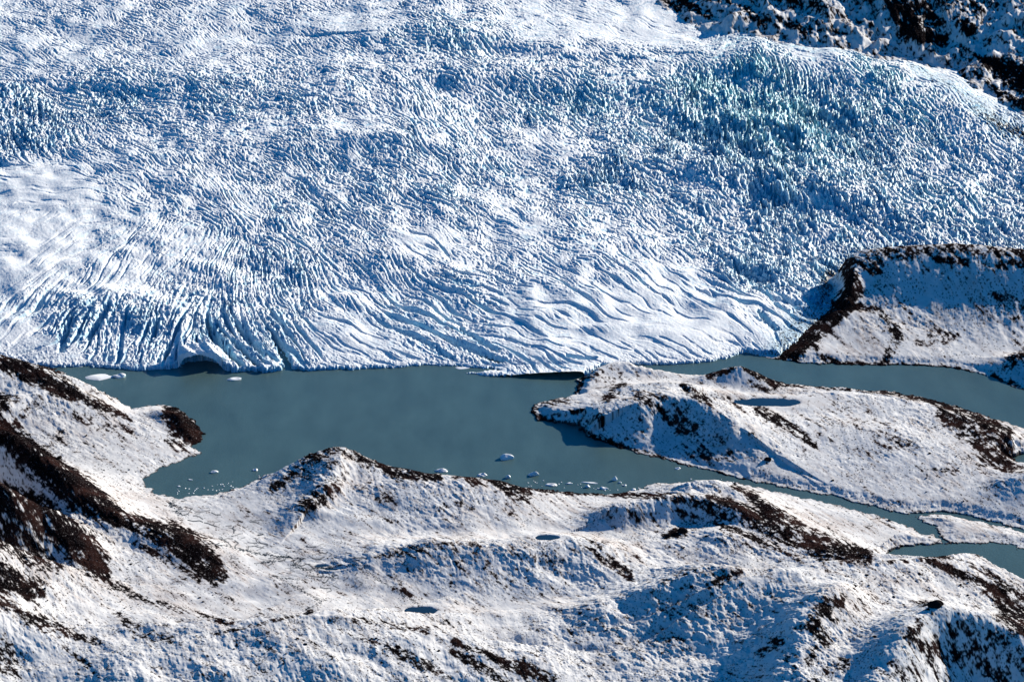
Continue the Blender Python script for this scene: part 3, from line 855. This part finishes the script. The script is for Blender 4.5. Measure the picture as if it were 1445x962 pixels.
# little brooks and ice cracks on the valley floor
brook = np.zeros(LS.shape, f32)
BROOKS = [([(252, 702), (240, 712), (255, 716), (248, 722), (262, 728)], 1.2), ([(310, 758), (330, 772), (370, 782), (400, 786)], 0.9), ([(270, 764), (320, 770)], 0.6), ([(395, 786), (430, 788), (410, 796), (440, 805)], 1.0), ([(440, 802), (490, 797)], 1.0),
          ([(400, 790), (360, 795)], 0.8), ([(470, 805), (468, 818)], 0.7), ([(430, 812), (480, 815)], 0.5), ([(400, 820), (430, 835), (455, 848), (430, 862)], 0.9), ([(380, 812), (420, 818)], 0.6), ([(505, 800), (530, 815), (580, 845), (600, 858)], 0.7)]
for pts, w in BROOKS:
    np.maximum(brook, smooth(0.2, 0.7, line_mask(APX + 2.2 * spots, APY + 1.0 * fine, pts, w)), out=brook)
r2 = np.random.default_rng(3)
for k in range(110):
    x, y = r2.uniform(235, 520), 0
    y = np.interp(x, [235, 300, 400, 520], [705, 745, 790, 815]) + r2.normal(0, 17)
    p = [(x, y)]
    a = r2.choice([0.1, 0.5, -0.5, 1.2]) + r2.normal(0, 0.3)
    for q in range(r2.integers(1, 4)):
        x += math.cos(a) * r2.uniform(4, 10)
        y += math.sin(a) * r2.uniform(2, 5)
        a += r2.normal(0, 0.7)
        p.append((x, y))
    np.maximum(brook, r2.uniform(0.5, 1) * smooth(0.2, 0.7, line_mask(APX, APY, p, r2.uniform(0.35, 0.8))), out=brook)
brook *= (sd > 4) * (paint < 0.3)

LATT = {"rock": rock, "thin": thin, "brook": brook}
ysafe = np.array([unproj(0, v)[1] for v in (690, 520)])
pen = poly_sd(X, Y, [unproj(a, b) for a, b in [(730, 575), (800, 620), (940, 660), (1060, 684), (1180, 708), (1290, 731), (1330, 735), (1445, 755), (1640, 785), (1700, 785), (1700, 630), (1500, 595), (1380, 560),
                                               (1260, 535), (1100, 525), (950, 522), (885, 500), (800, 505)]]) < 0
mor = (LS.PY < 600) & (LS.PX > 1010) & ~pen
above = Zl > -3.0
gl_here = np.interp(LS.yrow, np.linspace(3000, 9000, 3000), gl_nom(np.linspace(3000, 9000, 3000)))[:, None]
fore = ~pen & ~mor & ((LS.PY > 640) | (LS.PX < 420))
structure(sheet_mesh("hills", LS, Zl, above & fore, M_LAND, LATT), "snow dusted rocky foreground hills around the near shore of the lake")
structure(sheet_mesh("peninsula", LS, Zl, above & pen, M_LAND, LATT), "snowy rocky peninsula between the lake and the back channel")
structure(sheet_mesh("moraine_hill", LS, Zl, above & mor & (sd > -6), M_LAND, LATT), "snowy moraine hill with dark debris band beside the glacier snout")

# ------------------------------------------------------------------ MOUNTAIN beyond the glacier
MS = Sheet(850, 1612, -258, 330, 1.1, 0.8, gl_nom)
GZ = bil(Zm.astype(f32), (MS.PY - G.py[0]) / G.sy, (MS.PX - G.px[0]) / G.sx)
EDGE = [(900, -60), (945, -4), (985, 14), (1010, 22), (1055, 30), (1100, 44), (1160, 50), (1240, 58), (1285, 62), (1335, 78), (1370, 92), (1410, 125), (1460, 165), (1540, 230), (1700, 330)]
ed = []
for a, b in EDGE:
    dd = np.interp(b, MS.py, MS.drow)
    ed.append(((a - PW / 2) / FPX * dd, float(np.interp(b, MS.py, MS.yrow))))
md = poly_sd(MS.X, MS.Y, ed + [(ed[-1][0] + 6000, ed[-1][1]), (ed[-1][0] + 6000, 16000), (ed[0][0], 16000)])
md = -md + 12 * MS.fractal(40, 2.4, 0.5)
MPM = MS.sx * 2.0
ml = by_slope(MS.fractal(60, 2.5, 0.5, 4), MPM)
mr = MS.fractal(50, 2.3, 0.5, 2)
mr2 = by_slope(0.6 - np.abs(mr), MPM)
mf = by_slope(MS.fractal(12, 2.0, 0.6, 0.8), MPM)
mdp = np.maximum(md, 0)
up = smooth(0, 160, md)
Zmt = GZ + np.where(md > 0, 2 + 0.33 * mdp + up * (0.18 * ml + 0.14 * mr2) + (0.06 + 0.16 * up) * mf, np.maximum(1.2 * md, -60)) - 5
mgx, mgy = MS.grad(Zmt - GZ)
minv = 1 / np.sqrt(1 + mgx * mgx + mgy * mgy)
mto = -(mgx * SD.x + mgy * SD.y) * minv
msl = np.sqrt(mgx ** 2 + mgy ** 2)
mfine = MS.fractal(9, 1.5, 0.55)
mstr = MS.fractal(30, 1.75, angle=28, stretch=2.0)
mvn = MS.fractal(40, 2.0, angle=20, stretch=1.6)
mvein = smooth(0.11, 0.02, np.abs(mvn))
MP = [([(960, 0), (1000, 22)], 4, 0.9), ([(1040, 10), (1060, 20), (1080, 30)], [8, 9, 6], 0.7), ([(1060, 0), (1100, 5), (1140, 10)], [7, 9, 6], 0.6), ([(1100, 28), (1140, 42)], [5, 7], 0.8), ([(1150, 10), (1180, 20)], [8, 8], 0.6), ([(1180, 44), (1200, 47)], 3, 0.8),
      ([(1260, 0), (1275, 20), (1290, 40), (1330, 58)], [12, 14, 14, 6], 1.15), ([(1300, 10), (1320, 30)], 6, 0.8), ([(1355, 30), (1370, 40)], [9, 9], 1.1), ([(1385, 82), (1415, 100), (1460, 125), (1540, 170)], [4, 13, 20, 26], 1.3), ([(1370, 98), (1410, 130), (1450, 152)], [2, 5, 6], 1.0),
      ([(1390, 60), (1430, 56)], 5, 0.7), ([(1310, 5), (1400, 10)], 9, 0.4), ([(1400, 20), (1440, 40)], 12, 0.4)]
MAPX, MAPY = proj(MS.X, MS.Y, Zmt)
mp_ = np.zeros(MS.shape, f32)
for pts, w, s in MP:
    np.maximum(mp_, s * smooth(0, 0.8, line_mask(MAPX.astype(f32), MAPY.astype(f32), pts, w)), out=mp_)
mrk = mp_ * 0.9 + 0.3 * mvein + 0.34 * mfine + 0.24 * mstr + smooth(0.1, 0.4, mto) * 0.25 + smooth(0.3, 0.8, msl) * 0.18 + 0.10
mrock = smooth(0.50, 0.70, mrk)
mthin = np.clip(0.15 + 0.2 * mstr + 0.6 * smooth(0.2, 0.55, mrk), 0, 0.8)
structure(sheet_mesh("mountain", MS, Zmt, md > -40, M_MOUNT, {"rock": mrock, "thin": mthin, "brook": 0 * mrock}), "dark rocky mountainside with patchy snow beyond the far edge of the glacier")

# ------------------------------------------------------------------ WATER
def plane(name, x0, x1, y0, y1, z, mat):
    me = bpy.data.meshes.new(name)
    me.from_pydata([(x0, y0, z), (x1, y0, z), (x1, y1, z), (x0, y1, z)], [], [(0, 1, 2, 3)])
    me.materials.append(mat)
    o = bpy.data.objects.new(name, me)
    scene.collection.objects.link(o)
    return o


structure(plane("lake", -2600, 2600, 2300, 4900, 0.0, M_WATER), "still grey green meltwater lake in front of the glacier")
for k, (x0, y0, z, rx, ry) in enumerate(ponds):
    n = 28
    vs = [(x0 + rx * math.cos(2 * math.pi * i / n), y0 + ry * math.sin(2 * math.pi * i / n), z - 0.1) for i in range(n)]
    me = bpy.data.meshes.new("pond")
    me.from_pydata(vs, [], [tuple(range(n))])
    me.materials.append(M_POND)
    o = bpy.data.objects.new("pond", me)
    scene.collection.objects.link(o)
    structure(o, ["long thin dark pond on the peninsula", "small dark pond behind the mottled swell", "dark pond on the valley floor", "tiny pond on the valley floor", "tiny pond on the valley floor"][k])

# the wide ground under everything
under = plane("ground", -9000, 9000, -3000, 16000, -16.0, M_LAND)
structure(under)


# ------------------------------------------------------------------ ICEBERGS and BOULDERS
import bmesh


def lump_mesh(name, sx, sy, sz, seed, flat=0.55, cut=True, sub=3, mat=None, peaks=()):
    """an irregular faceted block; flat shears off the top into a table"""
    r = random.Random(seed)
    bm = bmesh.new()
    bmesh.ops.create_icosphere(bm, subdivisions=sub, radius=1.0)
    ph = [r.uniform(0, 6.28) for _ in range(8)]
    planes = [(Vector((r.uniform(-1, 1), r.uniform(-1, 1), r.uniform(-0.2, 0.8))).normalized(), r.uniform(0.62, 0.9)) for _ in range(11)]
    for v in bm.verts:
        p = v.co.copy()
        k = 1 + 0.16 * math.sin(3 * p.x + ph[0]) * math.cos(2.4 * p.y + ph[1]) + 0.1 * math.sin(5 * p.y + ph[2] + 3 * p.z) + 0.07 * math.sin(8 * p.x + ph[3]) * math.sin(7 * p.y + ph[4])
        p = p * k
        for nrm, d in planes:
            q = p.dot(nrm) - d
            if q > 0:
                p -= nrm * q * 0.9
        if p.z > flat:
            p.z = flat + (p.z - flat) * 0.25 + 0.05 * math.sin(6 * p.x + ph[5]) * math.sin(5 * p.y + ph[6])
        for cx, cy, hh, ww in peaks:
            if p.z > 0:
                p.z += hh * math.exp(-((p.x - cx) ** 2 + (p.y - cy) ** 2) / ww ** 2)
        v.co = Vector((p.x * sx, p.y * sy, p.z * sz))
    me = bpy.data.meshes.new(name)
    bm.to_mesh(me)
    bm.free()
    me.materials.append(mat)
    return me


def add_thing(name, me, loc, rz, label, cat, group=None):
    o = bpy.data.objects.new(name, me)
    scene.collection.objects.link(o)
    o.location = loc
    o.rotation_euler = (0, 0, rz)
    o['label'] = label
    o['category'] = cat
    if group:
        o['group'] = group
    return o


BERG_G = "icebergs and floes drifting on the lake"
# (px, py of the waterline, width px, height m, depth ratio, label, peaks)
BERGS = [
    (140, 532, 44, 3.0, 0.6, "long low white iceberg near the ice front at the left end of the lake", ((-0.3, 0, 0.2, 0.5),)),
    (169, 531, 20, 6.0, 0.7, "blocky blue shaded iceberg touching the long low one by the ice front", ((0.3, 0.2, 0.5, 0.5),)),
    (331, 535, 25, 4.0, 0.6, "single white bumpy floe drifting in front of the ice cave", ((-0.4, 0, 0.3, 0.3), (0.5, 0, 0.3, 0.3))),
    (715, 646, 25, 8.0, 0.8, "tallest iceberg on the lake, a bulky white block off the middle hill", ((-0.2, 0, 0.5, 0.5), (0.5, 0.1, 0.3, 0.4))),
    (622, 664, 24, 4.5, 0.6, "flat white iceberg behind the dark crest of the middle hill", ((0.2, 0, 0.4, 0.5),)),
    (680, 670, 20, 4.5, 0.6, "pale teal iceberg half hidden behind the low shore crest", ((0.3, 0, 0.4, 0.4),)),
    (717, 674, 10, 6.0, 0.8, "small upright white iceberg just behind the shore crest", ((0, 0, 0.4, 0.6),)),
    (752, 670, 17, 6.5, 0.7, "wedge shaped white iceberg sloping down to its left", ((0.5, 0, 0.6, 0.6),)),
    (777, 684, 22, 3.5, 0.6, "long white floe close to the near shore, left of the thin strip floe", ((0.3, 0, 0.3, 0.4),)),
    (803, 682, 12, 3.5, 0.6, "small white floe at the left end of the thin strip floe", ()),
    (833, 681, 32, 2.2, 0.25, "thin straight strip of floating ice parallel to the near shore", ()),
    (868, 677, 9, 6.0, 0.8, "pointed white iceberg at the right end of the thin strip floe", ((0, 0, 0.7, 0.5),)),
    (875, 681, 6, 4.0, 0.8, "small white berg just right of the pointed iceberg", ()),
    (882, 685, 6, 4.0, 0.8, "small pale berg below right of the pointed iceberg", ()),
    (829, 687, 9, 4.0, 0.8, "small round berg below the thin strip floe", ((0, 0, 0.5, 0.6),)),
    (852, 689, 15, 4.0, 0.7, "broken white floe by the near shore below the strip floe", ((-0.5, 0, 0.4, 0.4),)),
    (894, 691, 9, 3.5, 0.8, "small teal berg in the corner of the near shore", ()),
    (956, 661, 11, 3.0, 0.7, "lone small floe at the mouth of the narrow channel", ((0.4, 0, 0.4, 0.4),)),
    (302, 666, 14, 4.0, 0.7, "pale teal iceberg, largest in the rounded left bay", ((0.3, 0, 0.4, 0.6),)),
    (360, 663, 11, 3.5, 0.7, "white iceberg near the foot of the middle hill, second from the hill", ((0.4, 0, 0.4, 0.5),)),
    (408, 662, 12, 4.5, 0.7, "diamond shaped white iceberg right beside the middle hill", ((0, 0, 0.6, 0.6),)),
    (269, 677, 8, 2.5, 0.7, "little flat floe in the left bay, below the teal iceberg", ()),
    (372, 673, 6, 3.0, 0.8, "small white floe close to the snowy shore of the left bay", ()),
    (333, 689, 6, 2.5, 0.8, "small white floe off the bottom shore of the left bay", ()),
    (252, 686, 6, 2.2, 0.8, "small low floe near the left end of the bay", ()),
    (652, 519, 22, 1.2, 0.5, "thin white ice raft above the tip of the ice tongue", ()),
    (108, 516, 26, 1.0, 0.4, "thin white ice sheet along the foot of the ice front at left", ()),
]
for k, (px, py, wpx, hm, dr, lab, pk) in enumerate(BERGS):
    x, y = unproj(px, py, 0)
    mpp_ = math.sqrt(x * x + y * y + CAM_H ** 2) / FPX
    wm = wpx * mpp_ / 2 * (0.85 if py > 640 else 1.0)
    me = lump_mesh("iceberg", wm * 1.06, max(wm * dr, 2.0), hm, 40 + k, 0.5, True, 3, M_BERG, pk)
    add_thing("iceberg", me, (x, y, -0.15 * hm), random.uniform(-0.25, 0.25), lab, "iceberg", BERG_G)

# brash ice: bits too small to tell apart
bits = []
rb = random.Random(5)
for k in range(30):
    px = rb.uniform(250, 330)
    py = np.interp(px, [250, 290, 330], [697, 694, 687]) + rb.uniform(-8, 1)
    bits.append((px, py, "tiny scrap of ice floating off the bottom shore of the left bay", "ice scraps in the left bay"))
for k in range(10):
    px = rb.uniform(365, 420)
    bits.append((px, np.interp(px, [365, 420], [674, 664]) + rb.uniform(-3, 1), "tiny scrap of ice floating by the foot of the middle hill", "ice scraps by the middle hill"))
for k in range(26):
    px = rb.uniform(740, 905)
    bits.append((px, np.interp(px, [740, 905], [682, 690]) + rb.uniform(-6, 4), "tiny scrap of ice among the floes along the near shore", "ice scraps along the near shore"))
for px, py in ((975, 676), (1018, 676), (1035, 680)):
    bits.append((px, py, "tiny scrap of ice in the narrow channel", "ice scraps in the channel"))
bit_me = [lump_mesh("ice_scrap", 1, 0.8, 0.9, 200 + q, 0.5, True, 2, M_BERG, ()) for q in range(5)]
for px, py, lab, grp in bits:
    x, y = unproj(px, py, 0)
    s = rb.uniform(0.7, 1.9)
    o = add_thing("ice_scrap", rb.choice(bit_me), (x, y, 0), rb.uniform(0, 6), lab, "ice scrap", grp)
    o.scale = (s * rb.uniform(1, 1.6), s, s * 0.8)

# boulders lying on the snow
BOULD = [(1083, 649, 11, "large dark boulder casting a shadow on the peninsula above the channel shore"), (962, 751, 15, "broad dark boulder on the snow below the blue flanked hill"), (943, 757, 8, "smaller dark boulder just left of the broad one below the blue flanked hill"),
         (1312, 855, 18, "large dark boulder on the snowy crown of the right foreground hill"), (84, 647, 9, "dark boulder on the snowfield above the long dark spur"), (185, 796, 4, "lone small boulder on the smooth snow slope between the dark spurs"),
         (288, 613, 5, "small rock standing in the water off the bare dark knob"), (1255, 735, 5, "small dark rock on the flat snow beside the river")]


def ground_at(px, py):
    j = int(round((px - LS.px[0]) / LS.sx))
    c = proj(X[:, j], Y[:, j], Zl[:, j])[1]
    ok = np.nonzero((c[:-1] <= py) & (c[1:] > py))[0]
    if len(ok) == 0:
        return None
    i = ok[-1]                                     # the nearest crossing of the line of sight
    return float(X[i, j]), float(Y[i, j]), float(Zl[i, j]), float(sd[i, j])


for k, (px, py, wpx, lab) in enumerate(BOULD):
    g = ground_at(px, py)
    if g is None:
        continue
    s = wpx * 1.15 / 2
    me = lump_mesh("boulder", s, s * 0.8, s * 0.75, 300 + k, 0.8, True, 3, M_ROCK, ())
    add_thing("boulder", me, (g[0], g[1], max(g[2], 0) + s * 0.15), random.uniform(0, 6), lab, "boulder", "boulders lying on the snow")
bl_me = [lump_mesh("rock", 1, 0.8, 0.7, 400 + q, 0.8, True, 2, M_ROCK, ()) for q in range(6)]
AREAS = [((1100, 1400, 590, 715), 60, "small dark rock on the snow of the peninsula", "rocks scattered on the peninsula"), ((1190, 1400, 800, 850), 40, "small dark rock on the snowy crown of the right foreground hill", "rocks on the right foreground hill"),
         ((40, 330, 790, 880), 45, "small dark rock on the snow slope below the dark spurs", "rocks below the dark spurs"), ((60, 220, 600, 690), 22, "small dark rock on the snowfield beside the left bay", "rocks beside the left bay"),
         ((300, 640, 895, 955), 50, "small dark rock on the snowy front left hill", "rocks on the front left hill"), ((880, 1150, 745, 800), 35, "small dark rock on the snow below the blue flanked hill", "rocks below the blue flanked hill")]
for (x0, x1, y0, y1), n, lab, grp in AREAS:
    for k in range(n):
        px, py = rb.uniform(x0, x1), rb.uniform(y0, y1)
        g = ground_at(px, py)
        if g is None or g[3] < 6:
            continue
        s = rb.uniform(0.7, 1.5) * (1.0 if rb.random() < 0.8 else 1.7)
        o = add_thing("rock", rb.choice(bl_me), (g[0], g[1], g[2] + 0.2 * s), rb.uniform(0, 6), lab, "rock", grp)
        o.scale = (s * 1.3, s, s)
